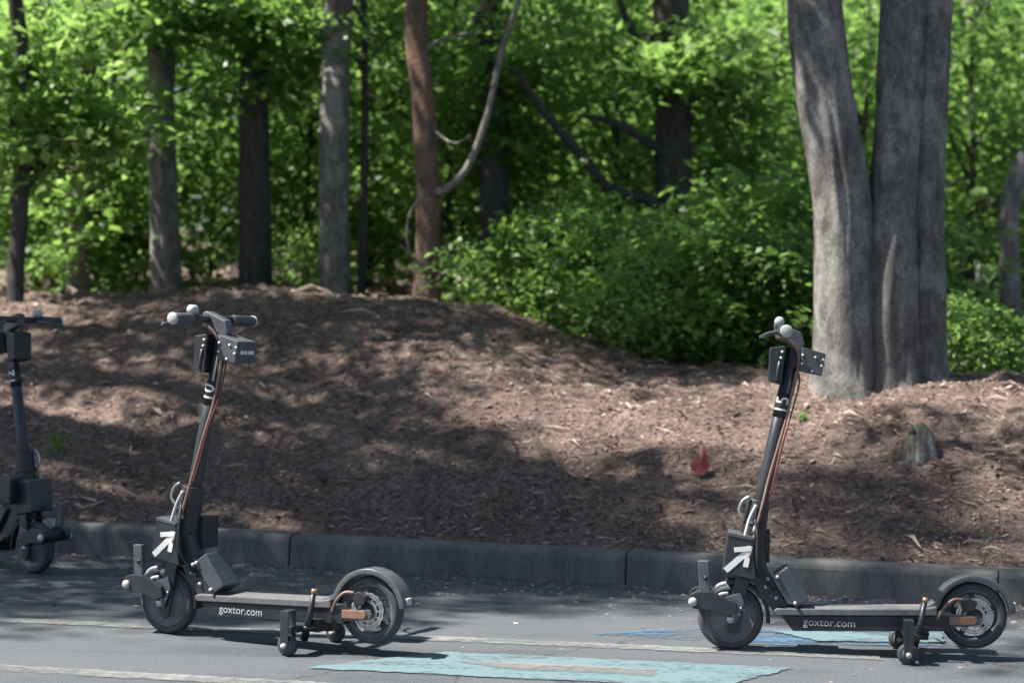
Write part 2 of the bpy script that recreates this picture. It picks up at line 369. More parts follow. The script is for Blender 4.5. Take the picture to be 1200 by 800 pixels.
sheet('blue_marking', [on_road(905, 741), on_road(1104, 743.5), on_road(1106, 754.5), on_road(960, 752.5)], .008, 'blue', 'lit part of the panel under a scooter, shown by paler blue')  # paler sheet on top paints the part that lies in the light

# ------------------------------------------------------------------ litter on the bank and in the gutter
def bits(n, X, Y, Z, size, lift=.004, tilt=.35, flat=.55, var=None):
    ang = rng.uniform(0, 2 * math.pi, n); L = size * rng.lognormal(0, .35, n); W = L * rng.uniform(min(.12, flat * .5), flat, n)
    A = np.stack([np.cos(ang), np.sin(ang), rng.normal(0, tilt, n)], -1); A /= np.linalg.norm(A, axis=1)[:, None]
    N = np.stack([rng.normal(0, tilt, n), rng.normal(0, tilt, n) - .3, np.ones(n)], -1); B = np.cross(N, A); B /= np.linalg.norm(B, axis=1)[:, None]; N = np.cross(A, B)
    P = np.stack([X, Y, Z + lift + np.abs(A[:, 2]) * L * .45], -1)
    a = A * L[:, None] * .5; b = B * W[:, None] * .5; nn = N * (L * rng.uniform(-.15, .22, n))[:, None]
    Vv = np.stack([P - a, P + b + nn, P + a, P - b + nn * .6], 1).reshape(-1, 3)
    return Vv, np.arange(4 * n).reshape(n, 4), rng.beta(2, 2.2, n) if var is None else var
def region(n, u0, u1, d0, d1):
    u = rng.uniform(u0, u1, n); dd = rng.uniform(d0, d1, n)
    return u * KU.x + dd * KN.x + K0.x, u * KU.y + dd * KN.y + K0.y
def merge(parts):
    Vs, Fs, vs = [], [], []; k = 0
    for v, f, a in parts: Vs.append(v); Fs.append(f + k); vs.append(a); k += len(v)
    return np.concatenate(Vs), np.concatenate(Fs), np.concatenate(vs)
pl = []
X, Y = region(150000, -6, 5, KW + .01, 4.4); pl.append(bits(len(X), X, Y, ground_z(X, Y), .02, .002, .25, .4))
X, Y = region(3500, -6, 5, KW + .02, 4.4); pl.append(bits(len(X), X, Y, ground_z(X, Y), .03, .004, .3, .6))
X, Y = region(9000, -6, 5, KW + .02, 4.4); pl.append(bits(len(X), X, Y, ground_z(X, Y), .09, .006, .1, .07))
X, Y = region(22000, -12, 12, 3.5, 14); pl.append(bits(len(X), X, Y, ground_z(X, Y), .08, .01, .4, .7))
V, F, a = merge(pl)
tag(link('leaf_litter', np_mesh('leaf_litter', V, F, a), None, 'litter'), 'dead leaves, needles and bark chips strewn over the bank', 'leaf litter', kind='stuff')
pl = []
n = 5200; u = rng.uniform(-6, 5, n); dd = -np.abs(rng.normal(0, .32, n)) - .005
X = u * KU.x + dd * KN.x + K0.x; Y = u * KU.y + dd * KN.y + K0.y; pl.append(bits(n, X, Y, np.zeros(n), .018, .003, .12, .5))
n = 500; u = rng.uniform(-6, 5, n); dd = -rng.uniform(0, 1.9, n)
X = u * KU.x + dd * KN.x + K0.x; Y = u * KU.y + dd * KN.y + K0.y; pl.append(bits(n, X, Y, np.zeros(n), .016, .003, .1, .5))
V, F, a = merge(pl)
tag(link('gutter_debris', np_mesh('gutter_debris', V, F, a), None, 'litter'), 'dry bits of leaf and grit along the foot of the kerb', 'debris', kind='stuff')

# ------------------------------------------------------------------ foliage
def foliage(centers, normals, per, radius, L, thick=.16, jit=.5, seed=1, droop=.15):
    """flat sprays of kite-shaped, folded leaves"""
    r = np.random.default_rng(seed); S = len(centers); n = S * per
    C = np.repeat(centers, per, 0); N0 = np.repeat(normals, per, 0); rad = np.repeat(radius, per)
    T = np.cross(N0, np.array([.31, .87, .1])); T /= np.linalg.norm(T, axis=1)[:, None]; B = np.cross(N0, T)
    th = r.uniform(0, 2 * math.pi, n); q = np.sqrt(r.uniform(.01, 1, n)) * rad
    P = C + T * (np.cos(th) * q)[:, None] + B * (np.sin(th) * q)[:, None] + N0 * (r.normal(0, thick, n) * rad)[:, None]
    P[:, 2] -= droop * q * q / np.maximum(rad, .05)
    Nn = N0 + r.normal(0, jit, (n, 3)); Nn /= np.linalg.norm(Nn, axis=1)[:, None]
    th2 = th + r.normal(0, .8, n); A = T * np.cos(th2)[:, None] + B * np.sin(th2)[:, None]; A = A - Nn * (A * Nn).sum(1)[:, None]; A /= np.linalg.norm(A, axis=1)[:, None]
    Bb = np.cross(Nn, A); l = (L * r.lognormal(0, .28, n))[:, None]; wd = l * r.uniform(.5, .75, n)[:, None]; fold = l * r.uniform(.02, .16, n)[:, None]
    Vv = np.stack([P, P + A * l * .45 + Bb * wd * .5 + Nn * fold, P + A * l - Nn * l * .12, P + A * l * .45 - Bb * wd * .5 + Nn * fold], 1).reshape(-1, 3)
    clump = np.repeat(r.uniform(0, 1, S), per)
    return Vv, np.arange(4 * n).reshape(n, 4), np.clip(.55 * clump + .45 * r.uniform(0, 1, n), 0, 1) * .85
def sprays(n, rx, rz, z0, z1, seed, shell=.35, tilt=.28, shape='egg'):
    r = np.random.default_rng(seed); t = r.uniform(0, 1, n)
    prof = np.sin(np.clip(t * .92 + .06, 0, 1) * math.pi) ** .6 if shape == 'egg' else (1 - .55 * t)
    th = r.uniform(0, 2 * math.pi, n); q = (shell + (1 - shell) * np.sqrt(r.uniform(0, 1, n))) * prof * rx
    lob = 1 + .28 * np.sin(3 * th + seed) + .15 * np.sin(5 * th + 2 * seed)
    C = np.stack([np.cos(th) * q * lob, np.sin(th) * q * lob, z0 + t * (z1 - z0) + r.normal(0, .08, n)], -1)
    N = np.stack([r.normal(0, tilt, n) + .25 * np.cos(th), r.normal(0, tilt, n) + .25 * np.sin(th), np.ones(n)], -1); N /= np.linalg.norm(N, axis=1)[:, None]
    return C, N
def clumped(C, N, k, rad, seed):
    """gather the sprays round k branch ends, so that the crown has holes"""
    r = np.random.default_rng(seed); i = r.integers(0, k, len(C)); return C[:k][i] + r.normal(0, 1, C.shape) * np.array([rad, rad, rad * .5]), N
def crown_mesh(name, n, per, rx, z0, z1, rad, L, seed, **kw):
    clump = kw.pop('clump', None); C, N = sprays(n, rx, 1, z0, z1, seed, **kw)
    if clump: C, N = clumped(C, N, *clump, seed + 3)
    r = np.random.default_rng(seed + 50)
    V, F, a = foliage(C, N, per, rad * r.uniform(.6, 1.35, n), L, seed=seed + 7)
    return np_mesh(name, V, F, a), C
def limbs_mesh(name, C, top, seed, k=16, r0=.022, trunk=None):
    """thin branches from a stem at the axis out to some of the sprays"""
    r = random.Random(seed); mb = MB()
    for c in r.sample(list(map(tuple, C)), min(k, len(C))):
        c = Vector(c); b = Vector((0, 0, max(.15, c.z - .35 * math.hypot(c.x, c.y) - .2))); m = b.lerp(c, .5) + Vector((r.uniform(-.1, .1), r.uniform(-.1, .1), .06))
        mb.tube(smooth_path([b, m, c], 3), [r0 * (1 - .75 * i / 6) for i in range(7)], 5, False)
    me = bpy.data.meshes.new(name); me.from_pydata(mb.v, [], mb.f); me.polygons.foreach_set('use_smooth', [True] * len(me.polygons)); return me
def stem_mesh(path, rad, seg=14, step=.06, seed=0, ridge=.06, flare=0.0):
    P = smooth_path(path, 10); n = len(P); lens = [0]
    for i in range(1, n): lens.append(lens[-1] + (P[i] - P[i - 1]).length)
    m = max(6, int(lens[-1] / step)); ts = np.linspace(0, lens[-1], m)
    Q = np.stack([np.interp(ts, lens, [p[i] for p in P]) for i in range(3)], -1); R = np.interp(ts, np.linspace(0, lens[-1], len(rad)), rad)
    ang = np.linspace(0, 2 * math.pi, seg, endpoint=False); S, A = np.meshgrid(ts, ang, indexing='ij')
    rr = R[:, None] * (1 + ridge * fbm(A * seg / 6.0 / math.pi * 2, S * 1.6, 3, seed) + .05 * np.cos(3 * A + S * 1.1 + seed))
    rr = rr * (1 + flare * np.exp(-S / .16) * (1 + .45 * np.cos(5 * A + seed)))
    Tn = np.gradient(Q, axis=0); Tn /= np.linalg.norm(Tn, axis=1)[:, None]
    Ux = np.cross(Tn, np.array([0, 1.0, .02])); Ux /= np.linalg.norm(Ux, axis=1)[:, None]; Uy = np.cross(Tn, Ux)
    Vv = Q[:, None, :] + (Ux[:, None, :] * np.cos(A)[..., None] + Uy[:, None, :] * np.sin(A)[..., None]) * rr[..., None]
    I = np.arange(m * seg).reshape(m, seg); J = np.roll(I, -1, 1)
    return Vv.reshape(-1, 3), np.stack([I[:-1], J[:-1], J[1:], I[1:]], -1).reshape(-1, 4)
def stem(name, path, rad, m, parent, **kw):
    V, F = stem_mesh(path, rad, **kw); return link(name, np_mesh(name, V, F, smooth=True), parent, m)

# shared crowns
CAN = [crown_mesh('crown', 130, 44, 2.4, 0, 3.6, .4, .1, 100 + i, shell=.1, clump=(19, .33)) for i in range(3)]
SAP = [crown_mesh('crown', 105, 44, 1.15, .35, 3.0, .34, .075, 200 + i, shell=.25) for i in range(4)]
TALL = [crown_mesh('crown', 150, 40, 1.7, .3, 4.6, .48, .11, 300 + i, shell=.2) for i in range(3)]
SHR = [crown_mesh('foliage', 46, 50, .74, .1, 1.05, .3, .068, 400 + i, shell=.1, tilt=.38) for i in range(4)]
for s, kk in ((CAN, 22), (SAP, 16), (TALL, 26), (SHR, 14)):
    for i, (me, C) in enumerate(s): s[i] = (me, limbs_mesh('limbs', C, 1, i + 3, kk, {46: .008}.get(len(C), .02 if len(C) < 200 else .03)))

def big_tree(name, label, base, pts, rad, bark, crown, cz, cs=1.0, crot=0, group=None, seg=22, ridge=.08, flare=.35, lean_off=(0, 0), step=.05, leafm='leaf'):
    """base: (px, py, D) of the foot; pts: further (px, py) of the trunk's axis in the photograph, same depth; then on up into a crown above the frame"""
    b = px(*base); b.z = gz(b.x, b.y) - .03
    root = empty(name, b); tag(root, label, 'tree', group)
    path = [Vector((0, 0, -.1)), Vector((0, 0, .12))] + [px(x, y, base[2]) - b for x, y in pts]
    last, prev = path[-1], path[-2]; dr = (last - prev).normalized()
    top = Vector((last.x + dr.x * 2 + lean_off[0], last.y + lean_off[1], cz + 3.0 * cs))
    path += [last.lerp(top, .5) + Vector((.05, .1, 0)), top]
    stem('trunk', path, rad + [rad[-1] * .75, rad[-1] * .3], bark, root, seg=seg, seed=hash_(name + label), ridge=ridge, flare=flare, step=step)
    c = link('crown', CAN[crown][0], root, leafm); c.location = Vector((top.x, top.y, cz)); c.rotation_euler.z = crot; c.scale = (cs, cs, cs); c['kind'] = 'stuff'
    l = link('limbs', CAN[crown][1], root, bark); l.location = c.location; l.rotation_euler.z = crot; l.scale = c.scale; l['kind'] = 'stuff'
    TREE[name] = (root, b); return root, b
TREE = {}
def hash_(s): return sum(ord(ch) * (i + 1) for i, ch in enumerate(s)) % 997

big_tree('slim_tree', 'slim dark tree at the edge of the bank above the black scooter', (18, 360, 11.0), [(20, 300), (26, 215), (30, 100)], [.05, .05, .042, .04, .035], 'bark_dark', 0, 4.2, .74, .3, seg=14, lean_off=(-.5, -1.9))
big_tree('lichen_tree', 'pale grey tree half hidden by leaves behind the slim dark tree', (92, 338, 12.5), [(92, 250), (96, 120), (106, 0)], [.085, .085, .08, .075, .07], 'bark_far', 1, 4.6, .55, 1.2)
big_tree('straight_tree', 'straight grey trunk behind the scooter with the handlebar angled away, leaning slightly', (197, 336, 12.0), [(193, 240), (187, 130), (182, 20)], [.105, .1, .092, .085, .075], 'bark', 2, 3.7, .7, 2.2, lean_off=(-.4, -2.2))
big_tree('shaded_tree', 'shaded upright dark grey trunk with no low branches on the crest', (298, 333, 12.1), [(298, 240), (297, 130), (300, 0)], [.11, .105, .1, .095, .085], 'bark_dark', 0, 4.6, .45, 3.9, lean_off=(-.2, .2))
big_tree('patchy_tree', 'upright grey trunk with mottled bark next to the thin sapling pole', (393, 342, 11.6), [(391, 220), (392, 110), (397, 0)], [.1, .1, .098, .09, .085], 'bark', 1, 4.3, .55, 5.1, lean_off=(.6, -4.2))
root, b = big_tree('pine_tree', 'reddish brown pine trunk with dead pale branches', (500, 353, 10.9), [(502, 240), (496, 110), (488, 0)], [.082, .078, .07, .062, .056], 'bark_pine', 2, 4.8, .45, .4, lean_off=(.2, -.3))
def limb(root, b, pts, rad, m, D, name='branch'):
    stem(name, [px(x, y, D + dz) - b for x, y, dz in pts], rad, m, root, seg=10, ridge=.08, seed=len(pts))
limb(root, b, [(504, 225, .02), (522, 222, -.12), (548, 196, -.18), (571, 135, -.2), (588, 60, -.2), (612, -8, -.2)], [.03, .026, .022, .02, .018, .014], 'bark_pale', 10.9, 'dead_branch')
limb(root, b, [(503, 330, 0), (486, 304, -.1), (468, 286, -.2)], [.012, .009, .005], 'bark_pale', 10.9, 'dead_branch')
limb(root, b, [(503, 340, 0), (516, 322, -.1), (528, 318, -.2)], [.01, .008, .004], 'bark_pale', 10.9, 'dead_branch')
limb(root, b, [(502, 320, 0), (480, 296, -.15), (478, 255, -.2), (492, 232, -.2)], [.009, .008, .006, .004], 'bark_pale', 10.9, 'dead_branch')
limb(root, b, [(500, 145, 0), (530, 168, -.15), (552, 158, -.3)], [.012, .008, .004], 'bark_pale', 10.9, 'dead_branch')
limb(root, b, [(495, 62, 0), (520, 45, -.15), (555, 38, -.3)], [.014, .01, .005], 'bark_pale', 10.9, 'dead_branch')
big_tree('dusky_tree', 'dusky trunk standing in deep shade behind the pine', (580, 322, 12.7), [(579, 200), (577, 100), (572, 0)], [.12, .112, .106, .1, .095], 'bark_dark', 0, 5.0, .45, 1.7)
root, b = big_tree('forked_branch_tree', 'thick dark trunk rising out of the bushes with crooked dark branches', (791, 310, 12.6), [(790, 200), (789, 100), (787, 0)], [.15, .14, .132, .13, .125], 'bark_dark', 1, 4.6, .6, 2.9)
limb(root, b, [(785, 252, 0), (755, 233, -.2), (715, 222, -.35), (680, 180, -.5), (645, 140, -.6), (600, 78, -.8)], [.045, .042, .04, .032, .026, .018], 'bark_dark', 12.6)
limb(root, b, [(783, 185, 0), (757, 165, -.2), (715, 142, -.4), (680, 135, -.6)], [.04, .032, .024, .014], 'bark_dark', 12.6)
limb(root, b, [(783, 90, 0), (745, 45, -.2), (722, -10, -.4)], [.035, .03, .022], 'bark_dark', 12.6)
limb(root, b, [(797, 120, 0), (830, 112, -.2), (870, 108, -.4)], [.03, .022, .012], 'bark_dark', 12.6)
big_tree('leaning_tree', 'crooked pinkish grey trunk beyond the thick three stemmed tree', (1188, 395, 10.8), [(1183, 320), (1182, 250), (1196, 195), (1230, 110)], [.062, .06, .062, .06, .055, .05], 'bark_far', 2, 4.3, .8, 4.4)
big_tree('far_mottled_tree', 'blurred mottled trunk in the woods beyond the thick three stemmed tree', (1165, 330, 16), [(1162, 240), (1154, 130), (1146, 0)], [.15, .145, .14, .13, .12], 'bark_far', 0, 5.2, .6, 3.3)
big_tree('hazy_tree', 'grey trunk seen through leaves beyond the crooked dark branches', (690, 300, 19), [(688, 200), (684, 100), (680, 0)], [.16, .155, .15, .14, .13], 'bark_far', 1, 6.5, .6, .8)
def leafy(root, b, D, start, ends, seed, L=.085, leafm='leaf2', per=34, rad=.24):
    """low leafy boughs of a tree: a limb to each end with flat sprays along its outer part"""
    r = random.Random(seed)
    for k, (x, y, dd) in enumerate(ends):
        e = px(x, y, D + dd) - b; a = px(*start, D) - b; m = a.lerp(e, .5) + Vector((0, 0, .12))
        pa = smooth_path([a, m, e], 5)
        mb = MB().tube(pa, [.02 * (1 - .8 * i / 10) for i in range(11)], 6); lb = mb.build('leafy_branch', 'bark_dark', root)
        n = 9; C = np.array([tuple(pa[min(10, 6 + i // 2)] + Vector((r.gauss(0, .17), r.gauss(0, .17), r.gauss(0, .08)))) for i in range(n)])
        N = np.array([(r.gauss(0, .25), r.gauss(0, .25) - .15, 1.0) for i in range(n)]); N /= np.linalg.norm(N, axis=1)[:, None]
        V, F, a_ = foliage(C, N, per, np.array([rad * r.uniform(.7, 1.3) for i in range(n)]), L, seed=seed * 31 + k)
        f = link('foliage', np_mesh('foliage', V, F, a_), lb, leafm); f['kind'] = 'stuff'
leafy(*TREE['slim_tree'], 11.0, (24, 230), [(70, 105, -.2), (115, 125, .1), (120, 90, .3), (60, 140, .2), (140, 140, .3), (95, 150, -.1), (20, 190, .1), (55, 20, .1), (-5, 60, .1), (10, 5, .3)], 5)
leafy(*TREE['straight_tree'], 12.0, (184, 60), [(150, 20, -.3), (210, 25, -.4), (250, 40, -.3), (120, 40, -.2), (190, 0, -.4)], 7, leafm='leaf')
leafy(*TREE['shaded_tree'], 12.1, (298, 60), [(320, 15, -.4), (275, 15, -.4), (350, 60, -.2), (290, 108, -.3), (345, 105, .2)], 8, leafm='leaf')
leafy(*TREE['lichen_tree'], 12.5, (100, 150), [(85, 30, -.4), (60, 230, .2), (130, 205, .2), (135, 285, -.2), (100, 262, -.3)], 9)
leafy(*TREE['forked_branch_tree'], 12.6, (789, 60), [(800, 92, -.5), (845, 90, -.6), (870, 98, -.4), (760, 92, -.5), (720, 60, -.4), (850, 190, .2), (885, 215, .1), (890, 160, .2)], 10)
leafy(*TREE['dusky_tree'], 12.7, (577, 100), [(545, 190, .2), (610, 160, -.2), (570, 85, -.3), (540, 120, .2), (625, 90, -.2), (640, 205, .3)], 12)
leafy(*TREE['far_mottled_tree'], 16.0, (1154, 130), [(1130, 200, -.6), (1180, 210, -.6), (1150, 180, -.6), (1120, 150, -.5), (1175, 150, -.6), (1190, 60, -.4), (1130, 30, -.3)], 13)
# the thick tree with three stems
b = px(1030, 440, 8.9); b.z = gz(b.x, b.y) - .15
T = empty('three_stemmed_tree', b); tag(T, 'thick grey tree with three stems rising from one flared foot', 'tree')
def P3(x, y, dz=0): return px(x, y, 8.9 + dz) - b
stem('trunk', [P3(990, 490), P3(990, 440), P3(990, 395), P3(988, 330), P3(985, 240), P3(968, 120), P3(955, 0), P3(940, -150), P3(900, -420)], [.17, .16, .145, .145, .145, .135, .128, .11, .06], 'bark', T, seg=44, ridge=.07, seed=3, flare=.5, step=.03)
stem('trunk', [P3(1042, 490, .02), P3(1042, 440, .02), P3(1041, 380, .02), P3(1043, 280, .03), P3(1050, 160, .05), P3(1057, 0, .08), P3(1064, -150, .1), P3(1080, -420, .2)], [.15, .145, .125, .12, .11, .1, .09, .05], 'bark', T, seg=40, ridge=.08, seed=8, flare=.45, step=.03)
stem('trunk', [P3(1086, 490, .12), P3(1085, 435, .12), P3(1084, 360, .12), P3(1084, 250, .12), P3(1088, 120, .13), P3(1094, 0, .14), P3(1104, -150, .16), P3(1150, -420, .3)], [.12, .11, .1, .098, .095, .09, .08, .05], 'bark', T, seg=36, ridge=.08, seed=14, flare=.45, step=.03)
for k, (cx, cyy, cz, s, rz) in enumerate([(-.6, .8, 3.2, .95, .5), (.9, .6, 3.6, .9, 2.4)]):
    for me, nm, m in ((CAN[k][0], 'crown', 'leaf'), (CAN[k][1], 'limbs', 'bark')):
        o = link(nm, me, T, m); o.location = (cx, cyy, cz); o.scale = (s, s, s); o.rotation_euler.z = rz
        o['kind'] = 'stuff'
# thin pole-like sapling and unseen trees added past the edge of the frame to shade the bank and road
def copy_plant(name, label, cat, group, xy, proto, trunk_h, trunk_r, s=1.0, sz=None, rz=0, z=None, leafm='leaf', bark='bark_dark', crown_z=0, dy=0):
    x, y = xy; zz = gz(x, y) if z is None else z
    root = empty(name, (x, y, zz - .02), rz); tag(root, label, cat, group)
    key = (trunk_h, trunk_r, dy); cr, sr = math.cos(-rz), math.sin(-rz); off = (-sr * dy, cr * dy)
    if trunk_h:
        if key not in STEMS:
            Vv, Ff = stem_mesh([Vector((0, 0, -.1)), Vector((.03, .02, trunk_h * .4)), Vector((off[0] * .6 - .02, off[1] * .6 + .04, trunk_h * .75)), Vector((off[0] + .04, off[1], trunk_h))], [trunk_r, trunk_r * .85, trunk_r * .6, trunk_r * .2], seg=12, step=.1, seed=len(STEMS), flare=.3)
            STEMS[key] = np_mesh('trunk', Vv, Ff, smooth=True)
        link('trunk', STEMS[key], root, bark)
    c = link('crown' if trunk_h else 'foliage', proto[0], root, leafm); c.scale = (s, s, sz or s); c.location = (*off, crown_z); c['kind'] = 'stuff'
    l = link('limbs' if trunk_h else 'stems', proto[1], root, bark); l.scale = c.scale; l.location = c.location; l['kind'] = 'stuff'
    return root
STEMS = {}
r = random.Random(3)
p = px(423, 345, 12.0); copy_plant('thin_sapling', 'thin dark sapling pole between the mottled trunk and the pine', 'tree', None, (p.x, p.y), SAP[0], 3.6, .032, .8, rz=1, crown_z=1.6)
for i, (x, y, sc, sz, cz, dy) in enumerate([(-5.2, 9.1, .6, 1.0, 3.8, -1.7), (-5.7, 10.2, .62, .9, 4.4, -.9), (-4.5, 8.85, .55, .9, 3.4, -1.7), (-7.4, 9.4, .6, 1.0, 8.6, -2.7), (-5.5, 9.0, .6, 1.0, 6.2, -2.1), (-8.2, 9.75, .66, 1.1, 5.6, -2.9), (-6.9, 9.5, .6, 1.2, 7.0, -3.0), (-6.0, 9.3, .62, 1.0, 9.6, -3.0)]):
    copy_plant('unseen_shade_tree', 'unseen leafy tree added beyond the frame to shade bank and road', 'tree', 'added shade trees out of frame', (x, y), CAN[i % 3], cz + 3.4, .13, sc, sz=sz, rz=i * 1.3, crown_z=cz, dy=dy)
# saplings just behind the crest, taller ones behind, then the deep wood
for i, (x, where) in enumerate([(-40, 'beyond the black scooter handlebar'), (55, 'between the slim dark tree and the pale grey tree'), (140, 'between the pale grey tree and the leaning straight trunk'), (245, 'between the straight trunk and the shaded dark trunk'), (345, 'between the shaded dark trunk and the mottled trunk'), (445, 'between the thin sapling pole and the pine'), (540, 'between the pine and the dusky trunk'), (640, 'behind the crooked dark branches'), (705, 'beside the thick dark trunk, over the bushes'), (860, 'behind the bushes next to the thick dark trunk'), (915, 'behind the first stem of the three stemmed tree'), (1010, 'showing in the fork of the three stemmed tree'), (1120, 'between the three stemmed tree and the crooked trunk'), (1235, 'beyond the crooked pinkish grey trunk')]):
    D = 13.0 + r.uniform(0, 2.0); p = px(x + r.uniform(-15, 15), 400, D)
    copy_plant('sapling', 'young leafy tree ' + where, 'tree', 'saplings behind the crest', (p.x, p.y), SAP[i % 4], 3.4, .03, r.uniform(.85, 1.15), rz=r.uniform(0, 6), leafm='leaf' if i % 3 == 0 else 'leaf2')
for i in [k for k in range(14) if k != 3]:
    D = 17.0 + r.uniform(0, 3.5); p = px(-60 + i * 100 + r.uniform(-25, 25), 400, D)
    copy_plant('woodland_tree', 'leafy woodland tree in the second row behind the crest', 'tree', 'woodland trees behind the saplings', (p.x, p.y), TALL[i % 3], 4.4, .06, r.uniform(.8, 1.0), rz=r.uniform(0, 6), leafm='leaf' if i % 3 == 1 else 'leaf2')
for i in [k for k in range(15) if k not in (2, 3)]:
    D = 23.0 + r.uniform(0, 6); p = px(-60 + i * 92 + r.uniform(-25, 25), 400, D)
    copy_plant('deep_wood_tree', 'leafy tree deep in the wood beyond the wire fence', 'tree', 'trees deep in the wood', (p.x, p.y), TALL[(i + 1) % 3], 4.6, .09, r.uniform(1.1, 1.4), rz=r.uniform(0, 6), leafm='leaf')
# bushes behind the low right-hand stretch of the crest and a few others
for i, (x, D, sc, where) in enumerate([(592, 11.4, .55, 'at the foot of the dusky trunk'), (645, 10.9, .75, 'where the crest of the bank starts to drop'), (705, 10.4, .75, 'in front of the crooked dark branches'), (765, 10.9, .8, 'hiding the foot of the thick dark trunk'), (770, 9.95, .65, 'spilling onto the bank below the thick dark trunk'), (830, 10.2, .8, 'beyond the handlebar of the scooter numbered 15'), (890, 9.9, .8, 'next to the three stemmed tree, low on the crest'), (935, 10.4, .95, 'reaching behind the first stem of the three stemmed tree'), (690, 11.8, .95, 'behind others, under the crooked dark branches'), (850, 11.4, 1.1, 'tall, behind others, beside the thick dark trunk'), (980, 10.9, 1.2, 'hidden behind the stems of the three stemmed tree')]):
    p = px(x, 400, D); copy_plant('bush', 'leafy green bush ' + where, 'bush', 'bushes along the low crest', (p.x, p.y), SHR[i % 4], 0, 0, sc, rz=r.uniform(0, 6), leafm='leaf' if i % 3 == 2 else 'leaf2')
for i, (x, D, s) in enumerate([(1122, 9.7, .45), (1160, 10.0, .45), (1222, 9.8, .45)]):
    p = px(x, 400, D); copy_plant('low_bush', 'low green bush behind the foot of the three stemmed tree', 'bush', 'low bushes behind the three stemmed tree', (p.x, p.y), SHR[i % 4], 0, 0, s, rz=r.uniform(0, 6))
for i, (x, D, s) in enumerate([(105, 13.0, .7), (150, 12.8, .75), (60, 13.6, .6), (370, 12.4, .5)]):
    p = px(x, 400, D); copy_plant('undergrowth', 'small leafy shrub at the foot of the trunks on the crest', 'bush', 'shrubs among the trunks', (p.x, p.y), SHR[(i + 1) % 4], 0, 0, s, rz=r.uniform(0, 6), leafm='leaf2')
# far wood as one mass
n = 1700; rr = np.random.default_rng(77); C = np.stack([rr.uniform(-22, 22, n), rr.uniform(31, 44, n), np.zeros(n)], -1)
C[:, 2] = ground_z(C[:, 0], C[:, 1], False) + rr.uniform(0, 1, n) ** .8 * 11
gap = ((C[:, 0] / C[:, 1] + .19) / .075) ** 2 + (((C[:, 2] - 1) / C[:, 1] - .15) / .035) ** 2 < 1        # a thin place in the canopy where the sky shows
C = C[~gap]; n = len(C)
N = np.stack([rr.normal(0, .3, n), rr.normal(0, .3, n), np.ones(n)], -1); N /= np.linalg.norm(N, axis=1)[:, None]
V, F, a = foliage(C, N, 26, rr.uniform(.6, 1.2, n), .26, seed=78)
tag(link('far_wood', np_mesh('far_wood', V, F, a), None, 'leaf'), 'dense green wood far behind the fence', 'wood', kind='stuff')

# wire fence in the trees
D = 15.7; fz = px(400, 236, D).z
fb = px(400, 400, D); fe = empty('wire_fence', (fb.x, fb.y, gz(fb.x, fb.y))); tag(fe, 'dark wire fence running through the trees', 'fence')
xs = [(k * 2.05 - 5.85) for k in range(7)]
for x in xs:
    z0 = gz(x, D) - .1; MB().tube([(x - fb.x, 0, z0 - fe.location.z), (x - fb.x, 0, fz + .03 - fe.location.z)], .03, 8).build('post', 'fence', fe)
for k, dz in enumerate((0, -.3, -.6, -.9)):
    MB().tube([(xs[0] - fb.x, -.035, fz + dz - fe.location.z), (xs[-1] - fb.x, -.035, fz + dz - fe.location.z)], .016 if k == 0 else .006, 6).build('rail' if k == 0 else 'wire', 'fence', fe)

# ------------------------------------------------------------------ small things on the bank
def on_bank(x, y):
    """where the ray through photo pixel (x, y) meets the bank"""
    D = 6.5
    while D < 14:
        p = px(x, y, D)
        if p.y > kerb_y(p.x) + .2 and gz(p.x, p.y) >= p.z: return p
        D += .01
    return p
p = on_bank(1078, 530); V = []
st = empty('tree_stump', p); st.scale = (.8, .8, .85); tag(st, 'small weathered grey stump sticking up from the bank', 'stump')
stem('trunk', [Vector((0, 0, -.08)), Vector((0, 0, .03)), Vector((-.004, 0, .09)), Vector((-.02, .02, .13))], [.085, .075, .066, .045], 'stone', st, seg=28, ridge=.3, seed=5, flare=.3, step=.015)
for q in range(3):
    MB().tube([(.03 * q - .045, -.015, .1), (.032 * q - .055, 0, .15 + .018 * math.sin(q * 2.5))], [.03, .008], 7).build('splinter', 'stone', st)
p = on_bank(822, 560)
sc_ = MB(); sh = [(-.047, .02), (-.03, .055), (-.008, .07), (.004, .098), (.016, .1), (.02, .045), (.033, .018), (.008, -.018), (-.012, -.022), (-.03, -.004)]
nn = len(sh); fr = [(x * 1.2, .004 * math.sin(7 * i) - .02, z * 1.2 + .02) for i, (x, z) in enumerate(sh)]; bk = [(x * .97, y + .004, z) for x, y, z in fr]
sc_.add(fr + bk + [(0, -.026, .06), (0, -.021, .06)], [(i, (i + 1) % nn, 2 * nn) for i in range(nn)] + [((i + 1) % nn + nn, i + nn, 2 * nn + 1) for i in range(nn)] + [(i, i + nn, (i + 1) % nn + nn, (i + 1) % nn) for i in range(nn)])
o = sc_.build('plastic_scrap', 'redscrap'); o.location = p + Vector((0, 0, .01)); o.rotation_euler.x = -.42
tag(o, 'small dark red scrap of plastic lying on the bank', 'litter')
def sprout(x, y, n, L, label):
    p = on_bank(x, y); C = np.array([[rng.normal(0, L * .35), rng.normal(0, L * .35), L * (.3 + .7 * rng.random())] for _ in range(4)]); N = np.tile([0.0, -.4, .9], (4, 1))
    V, F, a = foliage(C, N, n, np.full(4, L * .45), L * .5, seed=int(x)); rt = empty('sprout', p); tag(rt, label, 'plant')
    f = link('foliage', np_mesh('foliage', V, F, a), rt, 'leaf2'); f['kind'] = 'stuff'
    mb = MB()
    for c in C: mb.tube([(0, 0, -.02), tuple(c * .6), tuple(c)], .002, 5)
    mb.build('stems', 'leaf2', rt)
sprout(70, 530, 7, .085, 'green sprig on the bank beside the black scooter')
sprout(943, 492, 5, .045, 'tiny green sprout on the bank below the three stemmed tree')

